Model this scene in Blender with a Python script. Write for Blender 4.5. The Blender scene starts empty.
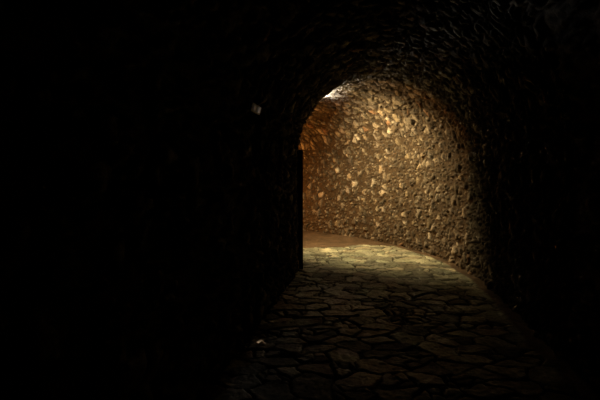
import bpy, math
import numpy as np
from mathutils import Vector, Matrix

sc = bpy.context.scene
COL = sc.collection

# ------------------------------------------------------------------ helpers
def tag(o, label=None, cat=None, group=None, kind=None):
    if label: o['label'] = label
    if cat: o['category'] = cat
    if group: o['group'] = group
    if kind: o['kind'] = kind
    return o

def empty(name, loc, rz=0.0):
    o = bpy.data.objects.new(name, None)
    o.empty_display_size = 0.1
    o.location = loc
    o.rotation_euler = (0, 0, rz)
    COL.objects.link(o)
    return o

class MB:
    """collects simple shapes into one mesh"""
    def __init__(s):
        s.v = []; s.f = []
    def add(s, vs, fs):
        b = len(s.v); s.v += [tuple(v) for v in vs]; s.f += [tuple(b + i for i in f) for f in fs]
    def box(s, c, d, M=None, bev=0.0):
        x, y, z = d[0] / 2, d[1] / 2, d[2] / 2
        if bev <= 0:
            vs = [(sx * x, sy * y, sz * z) for sz in (-1, 1) for sx, sy in ((-1, -1), (1, -1), (1, 1), (-1, 1))]
            fs = [(3, 2, 1, 0), (4, 5, 6, 7), (0, 1, 5, 4), (1, 2, 6, 5), (2, 3, 7, 6), (3, 0, 4, 7)]
        else:
            rings = []
            for zz, ins in ((-z, bev), (-z + bev, 0), (z - bev, 0), (z, bev)):
                X, Y = x - ins, y - ins
                b = bev * 0.9
                rings.append([(-X + b, -Y, zz), (X - b, -Y, zz), (X, -Y + b, zz), (X, Y - b, zz),
                              (X - b, Y, zz), (-X + b, Y, zz), (-X, Y - b, zz), (-X, -Y + b, zz)])
            vs = [p for r in rings for p in r]
            fs = [tuple(reversed(range(8))), tuple(range(24, 32))]
            for k in range(3):
                for i in range(8):
                    j = (i + 1) % 8
                    fs.append((k * 8 + i, k * 8 + j, k * 8 + 8 + j, k * 8 + 8 + i))
        vs = [Vector(v) for v in vs]
        if M is not None: vs = [M @ v for v in vs]
        s.add([v + Vector(c) for v in vs], fs)
    def tube(s, p0, p1, r0, r1=None, n=16):
        r1 = r0 if r1 is None else r1
        p0, p1 = Vector(p0), Vector(p1)
        q = (p1 - p0).to_track_quat('Z', 'Y')
        vs = []
        for p, r in ((p0, r0), (p1, r1)):
            for i in range(n):
                a = 2 * math.pi * i / n
                vs.append(p + q @ Vector((r * math.cos(a), r * math.sin(a), 0)))
        fs = [tuple(reversed(range(n))), tuple(range(n, 2 * n))]
        fs += [(i, (i + 1) % n, n + (i + 1) % n, n + i) for i in range(n)]
        s.add(vs, fs)
    def build(s, name, mat, parent=None):
        me = bpy.data.meshes.new(name)
        me.from_pydata(s.v, [], s.f); me.update()
        me.materials.append(mat)
        o = bpy.data.objects.new(name, me)
        COL.objects.link(o)
        if parent: o.parent = parent
        return o

# ------------------------------------------------------------------ materials
def mat_basic(name, col, rough=0.6, metal=0.0, noise=0.0, scale=20, emit=None, estr=0.0, spec=0.5):
    m = bpy.data.materials.new(name); m.use_nodes = True
    nt = m.node_tree; b = nt.nodes['Principled BSDF']
    b.inputs['Roughness'].default_value = rough
    b.inputs['Metallic'].default_value = metal
    b.inputs['Specular IOR Level'].default_value = spec
    tc = nt.nodes.new('ShaderNodeTexCoord'); n = nt.nodes.new('ShaderNodeTexNoise')
    n.inputs['Scale'].default_value = scale; n.inputs['Detail'].default_value = 6
    nt.links.new(tc.outputs['Object'], n.inputs['Vector'])
    r = nt.nodes.new('ShaderNodeMix'); r.data_type = 'RGBA'
    r.inputs[6].default_value = tuple(c * (1 - noise) for c in col) + (1,)
    r.inputs[7].default_value = tuple(min(1, c * (1 + noise)) for c in col) + (1,)
    nt.links.new(n.outputs['Fac'], r.inputs[0]); nt.links.new(r.outputs[2], b.inputs['Base Color'])
    if emit:
        b.inputs['Emission Color'].default_value = tuple(emit) + (1,)
        b.inputs['Emission Strength'].default_value = estr
    return m

def mat_stone(name, rough_lo, rough_hi, bump, spec, scale=38, lo=.62, hi=1.3):
    """colour of each stone comes from the mesh (its own albedo, on the floor also painted glints); grain and bump are noise"""
    m = bpy.data.materials.new(name); m.use_nodes = True
    nt = m.node_tree; L = nt.links.new; b = nt.nodes['Principled BSDF']
    at = nt.nodes.new('ShaderNodeAttribute'); at.attribute_name = 'stone_colour'
    ar = nt.nodes.new('ShaderNodeAttribute'); ar.attribute_name = 'polish'
    tc = nt.nodes.new('ShaderNodeTexCoord')
    n1 = nt.nodes.new('ShaderNodeTexNoise'); n1.inputs['Scale'].default_value = scale
    n1.inputs['Detail'].default_value = 8; n1.inputs['Roughness'].default_value = 0.65
    n2 = nt.nodes.new('ShaderNodeTexNoise'); n2.inputs['Scale'].default_value = 2.3; n2.inputs['Detail'].default_value = 4
    L(tc.outputs['Object'], n1.inputs['Vector']); L(tc.outputs['Object'], n2.inputs['Vector'])
    mr = nt.nodes.new('ShaderNodeMapRange')
    mr.inputs['From Min'].default_value = 0.3; mr.inputs['From Max'].default_value = 0.7
    mr.inputs['To Min'].default_value = lo; mr.inputs['To Max'].default_value = hi
    L(n1.outputs['Fac'], mr.inputs['Value'])
    mr2 = nt.nodes.new('ShaderNodeMapRange')
    mr2.inputs['From Min'].default_value = 0.3; mr2.inputs['From Max'].default_value = 0.7
    mr2.inputs['To Min'].default_value = 0.8; mr2.inputs['To Max'].default_value = 1.15
    L(n2.outputs['Fac'], mr2.inputs['Value'])
    mu = nt.nodes.new('ShaderNodeMath'); mu.operation = 'MULTIPLY'
    L(mr.outputs[0], mu.inputs[0]); L(mr2.outputs[0], mu.inputs[1])
    vm = nt.nodes.new('ShaderNodeVectorMath'); vm.operation = 'SCALE'
    L(at.outputs['Color'], vm.inputs[0]); L(mu.outputs[0], vm.inputs['Scale'])
    L(vm.outputs[0], b.inputs['Base Color'])
    rr = nt.nodes.new('ShaderNodeMapRange')
    rr.inputs['To Min'].default_value = rough_hi; rr.inputs['To Max'].default_value = rough_lo
    L(ar.outputs['Fac'], rr.inputs['Value']); L(rr.outputs[0], b.inputs['Roughness'])
    b.inputs['Specular IOR Level'].default_value = spec
    bp = nt.nodes.new('ShaderNodeBump'); bp.inputs['Strength'].default_value = bump
    bp.inputs['Distance'].default_value = 0.02
    L(n1.outputs['Fac'], bp.inputs['Height']); L(bp.outputs[0], b.inputs['Normal'])
    return m

# ------------------------------------------------------------------ noise in numpy
def vnoise(x, y, seed):
    rs = np.random.RandomState(seed); T = rs.rand(256, 256)
    xi = np.floor(x).astype(int); yi = np.floor(y).astype(int)
    fx = x - xi; fy = y - yi
    fx = fx * fx * (3 - 2 * fx); fy = fy * fy * (3 - 2 * fy)
    g = lambda a, b: T[a & 255, b & 255]
    return (g(xi, yi) * (1 - fx) * (1 - fy) + g(xi + 1, yi) * fx * (1 - fy)
            + g(xi, yi + 1) * (1 - fx) * fy + g(xi + 1, yi + 1) * fx * fy) * 2 - 1

def fbm(x, y, seed, o=4):
    a, r = 1.0, 0.0
    for k in range(o):
        r = r + a * vnoise(x * 2 ** k, y * 2 ** k, seed + k); a *= 0.5
    return r

def voronoi(u, v, seed, jit=0.9, nr=6):
    """nearest cell, distance to its border, offset to its centre and nr random numbers of the cell"""
    rs = np.random.RandomState(seed); T = rs.rand(256, 256, nr + 2)
    ui = np.floor(u).astype(int); vi = np.floor(v).astype(int)
    best = np.full(u.shape, 1e9); bx = np.zeros_like(u); by = np.zeros_like(u)
    ci = np.zeros_like(ui); cj = np.zeros_like(vi)
    cand = []
    for di in range(-2, 3):
        for dj in range(-2, 3):
            a, b = ui + di, vi + dj
            t = T[a & 255, b & 255]
            px = a + .5 + jit * (t[..., 0] - .5); py = b + .5 + jit * (t[..., 1] - .5)
            d = (px - u) ** 2 + (py - v) ** 2
            m = d < best
            best = np.where(m, d, best); bx = np.where(m, px, bx); by = np.where(m, py, by)
            ci = np.where(m, a, ci); cj = np.where(m, b, cj)
            cand.append((px, py))
    edge = np.full(u.shape, 1e9)
    for px, py in cand:
        dx, dy = px - bx, py - by
        L = np.sqrt(dx * dx + dy * dy)
        ok = L > 1e-6
        e = np.where(ok, ((px + bx) / 2 - u) * dx + ((py + by) / 2 - v) * dy, 1e9) / np.where(ok, L, 1)
        edge = np.minimum(edge, np.where(ok, e, 1e9))
    return edge, u - bx, v - by, T[ci & 255, cj & 255][..., 2:]

def sstep(a, b, x):
    t = np.clip((x - a) / (b - a), 0, 1); return t * t * (3 - 2 * t)

def grid_mesh(name, P, colr, polish, mat, flip=False):
    n, m = P.shape[:2]
    idx = np.arange(n * m).reshape(n, m)
    q = np.stack([idx[:-1, :-1], idx[1:, :-1], idx[1:, 1:], idx[:-1, 1:]], -1).reshape(-1, 4)
    if flip: q = q[:, ::-1]
    me = bpy.data.meshes.new(name)
    me.vertices.add(n * m); me.vertices.foreach_set('co', P.reshape(-1).astype(np.float32))
    me.loops.add(q.size); me.loops.foreach_set('vertex_index', q.reshape(-1).astype(np.int32))
    me.polygons.add(len(q)); me.polygons.foreach_set('loop_start', (np.arange(len(q)) * 4).astype(np.int32))
    me.polygons.foreach_set('use_smooth', np.ones(len(q), bool))
    me.update(calc_edges=True)
    ca = me.color_attributes.new('stone_colour', 'FLOAT_COLOR', 'POINT')
    c4 = np.ones((n * m, 4), np.float32); c4[:, :3] = np.clip(colr.reshape(-1, 3), 0.003, 1)
    ca.data.foreach_set('color', c4.reshape(-1))
    pa = me.attributes.new('polish', 'FLOAT', 'POINT')
    pa.data.foreach_set('value', polish.reshape(-1).astype(np.float32))
    me.materials.append(mat)
    o = bpy.data.objects.new(name, me); COL.objects.link(o)
    return tag(o, kind='structure')

# ------------------------------------------------------------------ the plan of the tunnel
CX, CY = -4.50, 8.0            # centre the passage bends around
RI, RO = 4.44, 7.20            # inner and outer wall radius
RC = (RI + RO) / 2
A0 = math.radians(-8.0)        # where the straight part meets the bend
HW = (RO - RI) / 2
ZS, RISE = 1.80, 1.47          # springing height and rise of the vault

def plan(s, r):
    """s: metres along the middle line (0 = start of bend), r: distance from the bend's centre"""
    th = A0 + np.maximum(s, 0) / RC
    x = CX + r * np.cos(th); y = CY + r * np.sin(th)
    b = np.minimum(s, 0)
    x = x + b * math.sin(-A0); y = y + b * math.cos(A0)
    return x, y
def radial(s):
    th = A0 + np.maximum(s, 0) / RC
    return np.cos(th), np.sin(th)

def s_axis(fine):
    a = np.arange(-13.0, -3.0, 0.06)
    b = np.arange(-3.0, 7.0, fine)
    c = np.arange(7.0, 13.0, 0.06)
    return np.concatenate([a, b, c])

# vault profile sampled by length
_a = np.linspace(math.pi, 0, 4001)
_px = HW * np.cos(_a); _pz = ZS + RISE * np.sin(_a)
_l = np.concatenate([[0], np.cumsum(np.hypot(np.diff(_px), np.diff(_pz)))])
ARC = _l[-1]

def profile(t):
    """t: metres along the section from the foot of the inner wall; returns offset from middle, z, inward normal"""
    ta = np.clip(t - ZS, 0, ARC)
    a = np.interp(ta, _l, _a)
    x = HW * np.cos(a); z = ZS + RISE * np.sin(a)
    nx, nz = -np.cos(a) * RISE, -np.sin(a) * HW
    L = np.hypot(nx, nz); nx, nz = nx / L, nz / L
    low = t < ZS; hi = t > ZS + ARC
    z = np.where(low, t, np.where(hi, 2 * ZS + ARC - t, z))
    nx = np.where(low, 1, np.where(hi, -1, nx)); nz = np.where(low | hi, 0, nz)
    return x, z, nx, nz

ALB = .36
LED = 1600.0
LIP = .018
PAL = np.array([[.50, .43, .32], [.42, .36, .27], [.58, .50, .38], [.36, .31, .25], [.46, .37, .25],
                [.35, .30, .22], [.62, .56, .45], [.40, .33, .22]])
def masonry(S, T, radius):
    """relief and colour of rubble masonry set in rough mortar"""
    x = S * radius / RC; y = T
    wx = x + .035 * fbm(x * 5, y * 5, 11, 3); wy = y + .035 * fbm(x * 5 + 40, y * 5, 21, 3)
    vault = sstep(ZS + .2, ZS + .9, T) * (1 - sstep(ZS + ARC - .9, ZS + ARC - .3, T))
    # big stones
    W, H = .150, .185
    eb, ox, oy, R = voronoi(wx / W, wy / H, 5, .95)
    is_big = R[..., 0] < (.42 + .45 * vault)
    shrink = .05 + .16 * R[..., 1] - .03 * vault
    big = sstep(shrink - .02, shrink + .22, eb) * is_big
    # small stones between
    es, sx, sy, Q = voronoi(wx / .068 + 7, wy / .082 + 3, 9, .95)
    ssh = .06 + .2 * Q[..., 1]
    small = sstep(ssh, ssh + .2, es) * (Q[..., 0] < .72) * (1 - big)
    h = big * (.010 + .036 * R[..., 2] + .03 * (ox * (R[..., 3] - .5) + oy * (R[..., 4] - .5)))
    h = h + small * (.006 + .028 * Q[..., 2] + .03 * (sx * (Q[..., 3] - .5) + sy * (Q[..., 4] - .5)))
    h = h - .018 * (1 - big) * (1 - small) + .010 * fbm(x * 9, y * 9, 31, 4) + .004 * fbm(x * 42, y * 42, 37, 2)
    h = h + .014 * fbm(x * .9, y * .9, 41, 3)
    mort = np.array([.115, .080, .044])[None, None] * (1 + .28 * fbm(x * 14, y * 14, 51, 3))[..., None]
    cb = PAL[(R[..., 5] * 7.999).astype(int)] * (.50 + 1.25 * R[..., 3] ** 2.5)[..., None]
    cs = PAL[(Q[..., 5] * 7.999).astype(int)] * (.28 + 1.1 * Q[..., 3] ** 2)[..., None]
    brick = (R[..., 4] > .965)[..., None]
    cb = np.where(brick, np.array([.50, .30, .17]), cb)
    c = mort * (1 - big - small).clip(0, 1)[..., None] + cb * big[..., None] + cs * small[..., None]
    return h, c * ALB

def shell(name, t0, t1, fine, mat):
    s = s_axis(fine)
    t = np.linspace(t0, t1, int((t1 - t0) / fine) + 1)
    S, T = np.meshgrid(s, t, indexing='ij')
    off, z, nx, nz = profile(T)
    h, c = masonry(S, T, RC + off)
    X, Y = plan(S, RC + off)
    rx, ry = radial(S)
    P = np.stack([X + rx * nx * h, Y + ry * nx * h, z + nz * h], -1)
    return grid_mesh(name, P, c, c.mean(-1), mat)

M_wall = mat_stone('rubble_masonry', .62, .92, .9, .25, 26, .32, 1.5)
M_floor = mat_stone('flagstone_paving', .42, .92, .7, .22, 24, .45, 1.45)

FINE = 0.0125
shell('wall_left', -0.06, ZS, FINE, M_wall)
shell('ceiling', ZS, ZS + ARC, FINE, M_wall)
shell('wall_right', ZS + ARC, 2 * ZS + ARC + 0.06, FINE, M_wall)

# floor: irregular flagstones with a strip of bare trodden screed along the outer wall
def make_floor():
    s = s_axis(FINE)
    s = np.concatenate([s[s < -7.0], np.arange(-7.0, -3.0, FINE), s[s >= -3.0]])
    w = np.arange(-HW - .12, HW + .12, FINE)
    S, W = np.meshgrid(s, w, indexing='ij')
    X, Y = plan(S, RC + W)
    wx = X + .05 * fbm(X * 3, Y * 3, 61, 3); wy = Y + .05 * fbm(X * 3 + 20, Y * 3, 71, 3)
    e, ox, oy, R = voronoi(wx / .29, wy / .23, 15, .92)
    # some flags are broken into smaller ones
    e2, qx, qy, Q = voronoi(wx / .15 + 3, wy / .13 + 5, 25, .9)
    br = R[..., 0] < .25
    ee = np.where(br, np.minimum(e * .26, e2 * .15), e * .26)
    joint = .002 + .006 * fbm(X * 7, Y * 7, 81, 2)
    flag = sstep(joint, joint + .014, ee)
    tilt = .030 * (ox * (R[..., 1] - .5) + oy * (R[..., 2] - .5)) + br * .02 * (qx * (Q[..., 1] - .5) + qy * (Q[..., 2] - .5))
    h = -.022 + flag * (.022 + .012 * (R[..., 3] - .5) + tilt) + .007 * fbm(X * 6, Y * 6, 91, 4) + .004 * fbm(X * 30, Y * 30, 95, 2)
    # bare screed: beyond a line across the bend, and a narrow gutter along the outer wall
    edge = 10.55 + .12 * fbm(X * 1.3, Y * .3, 101, 3) + .35 * sstep(.7, 1.4, X)
    bare = np.maximum(sstep(-.04, .04, Y - edge) * sstep(-.3, 0, S), sstep(-.03, .03, W - (HW - .13 + .05 * fbm(S * 1.2, S * .2, 111, 3))))
    hb = .004 + .014 * fbm(X * 2.2, Y * 2.2, 121, 4)
    h = h * (1 - bare) + hb * bare
    h = h + .01 * np.exp(-(((X - .44) / .16) ** 2 + ((Y - 4.37) / .1) ** 2)) * (Y - 4.3) * 6
    h = h - .03 * sstep(HW + .02, HW + .1, np.abs(W)) 
    base = np.array([[.37, .39, .28], [.30, .33, .24], [.43, .44, .32], [.28, .29, .22], [.40, .38, .27]])
    k = np.where(br, Q[..., 4], R[..., 4])
    cf = .68 * base[(k * 4.999).astype(int)] * (.45 + 1.0 * np.where(br, Q[..., 5], R[..., 5]))[..., None]
    cj = np.array([.04, .035, .025])[None, None] * np.ones_like(cf)
    cf = cf * (1 + .30 * fbm(X * 9, Y * 9, 151, 4))[..., None]
    pale = np.zeros_like(X)                              # glints on three flags, painted in as pale colour
    for qx0, qy0, a, b_, g in ((.44, 4.37, .13, .085, 1.0), (.66, 4.84, .06, .07, .7), (.66, 4.22, .10, .10, .45)):
        rr = ((X - qx0) / a) ** 2 + ((Y - qy0) / b_) ** 2 + .5 * fbm(X * 16, Y * 16, 141, 3)
        pale = np.maximum(pale, g * (1 - sstep(.6, 1.1, rr)))
    cf = cf * (1 - pale)[..., None] + np.array([.78, .78, .74]) * pale[..., None]
    c = cf * flag[..., None] + cj * (1 - flag)[..., None]
    cb = np.array([.088, .060, .036])[None, None] * (1 + .30 * fbm(X * 6, Y * 6, 131, 5))[..., None]
    c = c * (1 - bare)[..., None] + cb * bare[..., None]
    pol = pale + (1 - pale) * flag * (.35 + .65 * np.where(br, Q[..., 0], R[..., 5])) * (1 - bare)
    P = np.stack([X, Y, h], -1)
    return grid_mesh('floor', P, c, pol, M_floor, flip=True)
make_floor()

# ------------------------------------------------------------------ objects
M_iron = mat_basic('blue_black_iron', (.010, .012, .016), .55, .3, .3, 30)
M_iron2 = mat_basic('worn_black_iron', (.02, .02, .022), .5, .6, .3, 30)
M_grey = mat_basic('grey_enamel', (.16, .15, .14), .5, 0, .2, 30)

# dark door leaf folded back against the inner wall, seen edge-on
d = empty('door_leaf', (.0, 8.12, 0), math.radians(2.0))
tag(d, 'narrow blue-black door leaf standing edge-on against the inner wall at the bend', 'door')
m = MB()
m.box((0, .04, .985), (.10, .08, 1.95), None, .008)
m.box((0, .86, .985), (.10, .08, 1.95), None, .008)
m.box((0, .45, 1.92), (.098, .74, .08)); m.box((0, .45, .06), (.098, .74, .08)); m.box((0, .45, .95), (.098, .74, .08))
m.build('frame', M_iron, d)
m = MB(); m.box((.012, .45, .50), (.03, .74, .82), None, .004); m.box((.012, .45, 1.435), (.03, .74, .89), None, .004)
m.build('panel', M_iron, d)
for z in (.35, 1.62):
    m = MB(); m.tube((-.058, .9, z - .06), (-.058, .9, z + .06), .014); m.box((-.056, .86, z), (.012, .08, .1))
    m.build('hinge', M_iron2, d)

def wall_point(s, t, gap=0.0):
    S = np.array([s]); T = np.array([t])
    off, z, nx, nz = profile(T)
    X, Y = plan(S, RC + off); rx, ry = radial(S)
    p = Vector((float(X[0]), float(Y[0]), float(z[0])))
    n = Vector((float(rx[0] * nx[0]), float(ry[0] * nx[0]), float(nz[0])))
    return p + n * gap, n

def spot(name, loc, aim, col, power, ang, blend, rad):
    l = bpy.data.lights.new(name, 'SPOT'); l.energy = power; l.color = col
    l.spot_size = math.radians(ang); l.spot_blend = blend; l.shadow_soft_size = rad
    o = bpy.data.objects.new(name, l); o.location = loc
    o.rotation_euler = (Vector(aim) - Vector(loc)).to_track_quat('-Z', 'Y').to_euler()
    COL.objects.link(o); return o
def point(name, loc, col, power, rad):
    l = bpy.data.lights.new(name, 'POINT'); l.energy = power; l.color = col; l.shadow_soft_size = rad
    o = bpy.data.objects.new(name, l); o.location = loc; COL.objects.link(o); return o

# main floodlight: high on the haunch of the vault just round the bend
pA, nA = wall_point(3.0, 3.1, .15)
spot('floodlight_beam', pA, pA + Vector((.62, .32, -.66)), (1.0, .71, .34), 900, 130, .85, .03)
spot('vault_fill', pA, pA + Vector((.60, -.20, .70)), (1.0, .74, .36), 40, 125, .6, .03)  # added fill spot aimed upward, brightens the vault crown outside the beam

M_glass = mat_basic('warm_lamp_glass', (.9, .8, .6), .2, emit=(1.0, .71, .34), estr=3.0)
fl = empty('floodlight', pA)
tag(fl, 'small grey floodlight bracketed to the vault behind the bend, aimed at the outer wall', 'light')
ax = Vector((.62, .32, -.66)).normalized()
QR = ax.to_track_quat('Z', 'Y').to_matrix()
m = MB(); m.box(-ax * .055, (.12, .09, .045), QR, .008)
for k in range(5): m.box(-ax * .082 + QR @ Vector((-.044 + k * .022, 0, 0)), (.005, .08, .018), QR)
m.build('housing', M_grey, fl)
m = MB(); m.box(-ax * .030, (.104, .074, .004), QR, .001); m.build('lens', M_glass, fl)
m = MB(); foot = wall_point(3.0, 3.1, -.02)[0] - pA
m.tube(-ax * .07, foot, .009); m.build('bracket', M_iron2, fl)
M_lamp_white = mat_basic('cool_white_diffuser', (.8, .8, .8), .5, emit=(1.0, .95, .86), estr=LED)
st = empty('strip_light', wall_point(3.2, 3.3, .08)[0])
tag(st, 'slim curved strip light under the vault just behind the bright white edge', 'light')
def strip_quads(keys, w, back):
    vs = []; fs = []
    ks = np.array(keys); n = 14
    tt = np.linspace(ks[0, 0], ks[-1, 0], n)
    for k, t in enumerate(tt):
        s_ = float(np.interp(t, ks[:, 0], ks[:, 1]))
        p, nn = wall_point(s_, t, .075)
        p2, _ = wall_point(s_ - .05, t, .075)
        sd = (p2 - p).normalized()                       # towards the near side
        face = (sd * .40 - nn * .92).normalized()
        wd = (sd * .92 + nn * .40).normalized()
        o0 = p - st.location + face * (0 if not back else -.002)
        if not back:
            vs += [o0 - wd * w / 2, o0 + wd * w / 2]
        else:
            vs += [o0 - wd * w * .6, o0 + wd * w * .6, o0 + wd * w * .6 - face * .02, o0 - wd * w * .6 - face * .02]
    m = 2 if not back else 4
    for k in range(n - 1):
        if m == 2: fs.append((k * 2, k * 2 + 1, k * 2 + 3, k * 2 + 2))
        else:
            for a in range(4):
                b = (a + 1) % 4
                fs.append((k * 4 + a, k * 4 + b, k * 4 + 4 + b, k * 4 + 4 + a))
    if m == 4: fs += [(3, 2, 1, 0), tuple((n - 1) * 4 + q for q in range(4))]
    return vs, fs
KEYS = [(2.6, 2.16), (2.8, 2.23), (3.1, 2.46), (3.4, 2.87), (3.7, 3.42), (3.85, 3.66), (4.0, 3.93)]
m = MB(); m.add(*strip_quads(KEYS, .03, False)); m.build('diffuser', M_lamp_white, st)
m = MB(); m.add(*strip_quads(KEYS, .03, True)); m.build('channel', M_grey, st)
def lip():                                              # shade along the near edge of the channel
    ks = np.array(KEYS); n = 14; vs = []; fs = []
    for t in np.linspace(ks[0, 0], ks[-1, 0], n):
        s_ = float(np.interp(t, ks[:, 0], ks[:, 1]))
        p, nn = wall_point(s_, t, .075); p2, _ = wall_point(s_ - .05, t, .075)
        sd = (p2 - p).normalized(); face = (sd * .40 - nn * .92).normalized(); wd = (sd * .92 + nn * .40).normalized()
        o = p - st.location + wd * .019
        tip = (face * .8 + wd * .5).normalized() * LIP
        vs += [o - face * .02, o + tip, o + tip + wd * .003, o - face * .02 + wd * .003]
    for k in range(n - 1):
        for a in range(4):
            b = (a + 1) % 4
            fs.append((k * 4 + a, k * 4 + b, k * 4 + 4 + b, k * 4 + 4 + a))
    fs += [(3, 2, 1, 0), tuple((n - 1) * 4 + q for q in range(4))]
    mm = MB(); mm.add(vs, fs); mm.build('shade_lip', M_grey, st)
lip()
pB, nB = wall_point(7.9, 0.9, .20)
point('orange_lamp_glow', pB + nB * .04, (1.0, .36, .07), 520, .025)

M_orange = mat_basic('orange_lamp_glass', (.9, .5, .2), .2, emit=(1.0, .36, .07), estr=6.0)
ol = empty('bulkhead_lamp', pB)
tag(ol, 'orange bulkhead lamp low on the inner wall far round the bend', 'light')
m = MB(); m.tube(-nB * .155, -nB * .10, .10, .10, 24); m.build('base', M_grey, ol)
m = MB(); m.tube(-nB * .10, -nB * .05, .085, .06, 24); m.build('glass_cover', M_orange, ol)
zz = Vector((0, 0, 1)); tt_ = nB.cross(zz)
m = MB()
for d_ in (zz, tt_):
    m.tube(-nB * .10 - d_ * .095, -nB * .04 - d_ * .05, .004, None, 8)
    m.tube(-nB * .04 - d_ * .05, -nB * .04 + d_ * .05, .004, None, 8)
    m.tube(-nB * .04 + d_ * .05, -nB * .10 + d_ * .095, .004, None, 8)
m.build('cage', M_iron2, ol)

# small twin fixture high on the dark near wall
M_bar = mat_basic('faint_pale_bar', (.6, .58, .56), .4, emit=(1.0, .93, .9), estr=.03)
M_bar2 = mat_basic('fainter_pale_bar', (.5, .45, .42), .4, emit=(1.0, .85, .78), estr=.012)
p, n = wall_point(-2.80, 2.19, .035)
X_ = Vector((math.sin(-A0), math.cos(A0), 0)); Y_ = n.cross(X_).normalized()
fx = empty('wall_fixture', p)
tag(fx, 'small box with two faint pale bars, high on the dark wall left of the arch', 'light')
R = Matrix((X_, Y_, n)).transposed()
def fbox(name, c, d, mat, tilt=0, bev=.003):
    m = MB(); m.box(R @ Vector(c), d, R @ Matrix.Rotation(tilt, 3, 'Z'), bev); return m.build(name, mat, fx)
fbox('housing', (0, 0, .0), (.36, .075, .03), M_grey)
fbox('light_bar', (.085, 0, .018), (.085, .050, .012), M_bar, .1)
b2 = fbox('light_bar', (-.095, 0, .018), (.075, .046, .012), M_bar2, -.05)
b2['label'] = 'dimmer of the two bars'

# folded scrap at the foot of the near left wall
sx, sy = -.36, 4.56
m = MB()
def leaf(a, b, c, d):
    t = .0015; q = [Vector(v) for v in (a, b, c, d)]; nn = (q[1] - q[0]).cross(q[3] - q[0]).normalized() * t
    m.add(q + [v + nn for v in q], [(3, 2, 1, 0), (4, 5, 6, 7), (0, 1, 5, 4), (1, 2, 6, 5), (2, 3, 7, 6), (3, 0, 4, 7)])
leaf((-.046, -.034, .022), (-.024, -.040, .014), (.012, .046, .010), (-.008, .050, .018))
leaf((-.008, .050, .018), (.012, .046, .010), (.046, -.006, .000), (.030, -.016, .006))
M_paper = mat_basic('crumpled_foil', (.85, .83, .8), .35, 1.0, noise=.05)
sc_ = m.build('foil_scrap', M_paper); sc_.location = (sx, sy, .012)
tag(sc_, 'tiny bent strip of shiny foil on the floor by the dark left wall', 'litter')

w = bpy.data.worlds.new('night'); sc.world = w; w.use_nodes = True
bg = w.node_tree.nodes['Background']; bg.inputs[0].default_value = (1, .85, .9, 1); bg.inputs[1].default_value = .0005

# ------------------------------------------------------------------ camera
cam = bpy.data.cameras.new('camera'); co = bpy.data.objects.new('camera', cam); COL.objects.link(co)
cam.sensor_width = 36; cam.lens = 30.0
co.location = (0, 0, 1.6)
co.rotation_euler = (math.radians(90 - 3.2), 0, 0)
cam.clip_start = .05
sc.camera = co
sc.view_settings.view_transform = 'Standard'; sc.view_settings.look = 'None'
sc.view_settings.exposure = 0; sc.view_settings.gamma = 1; sc.view_settings.use_curve_mapping = False
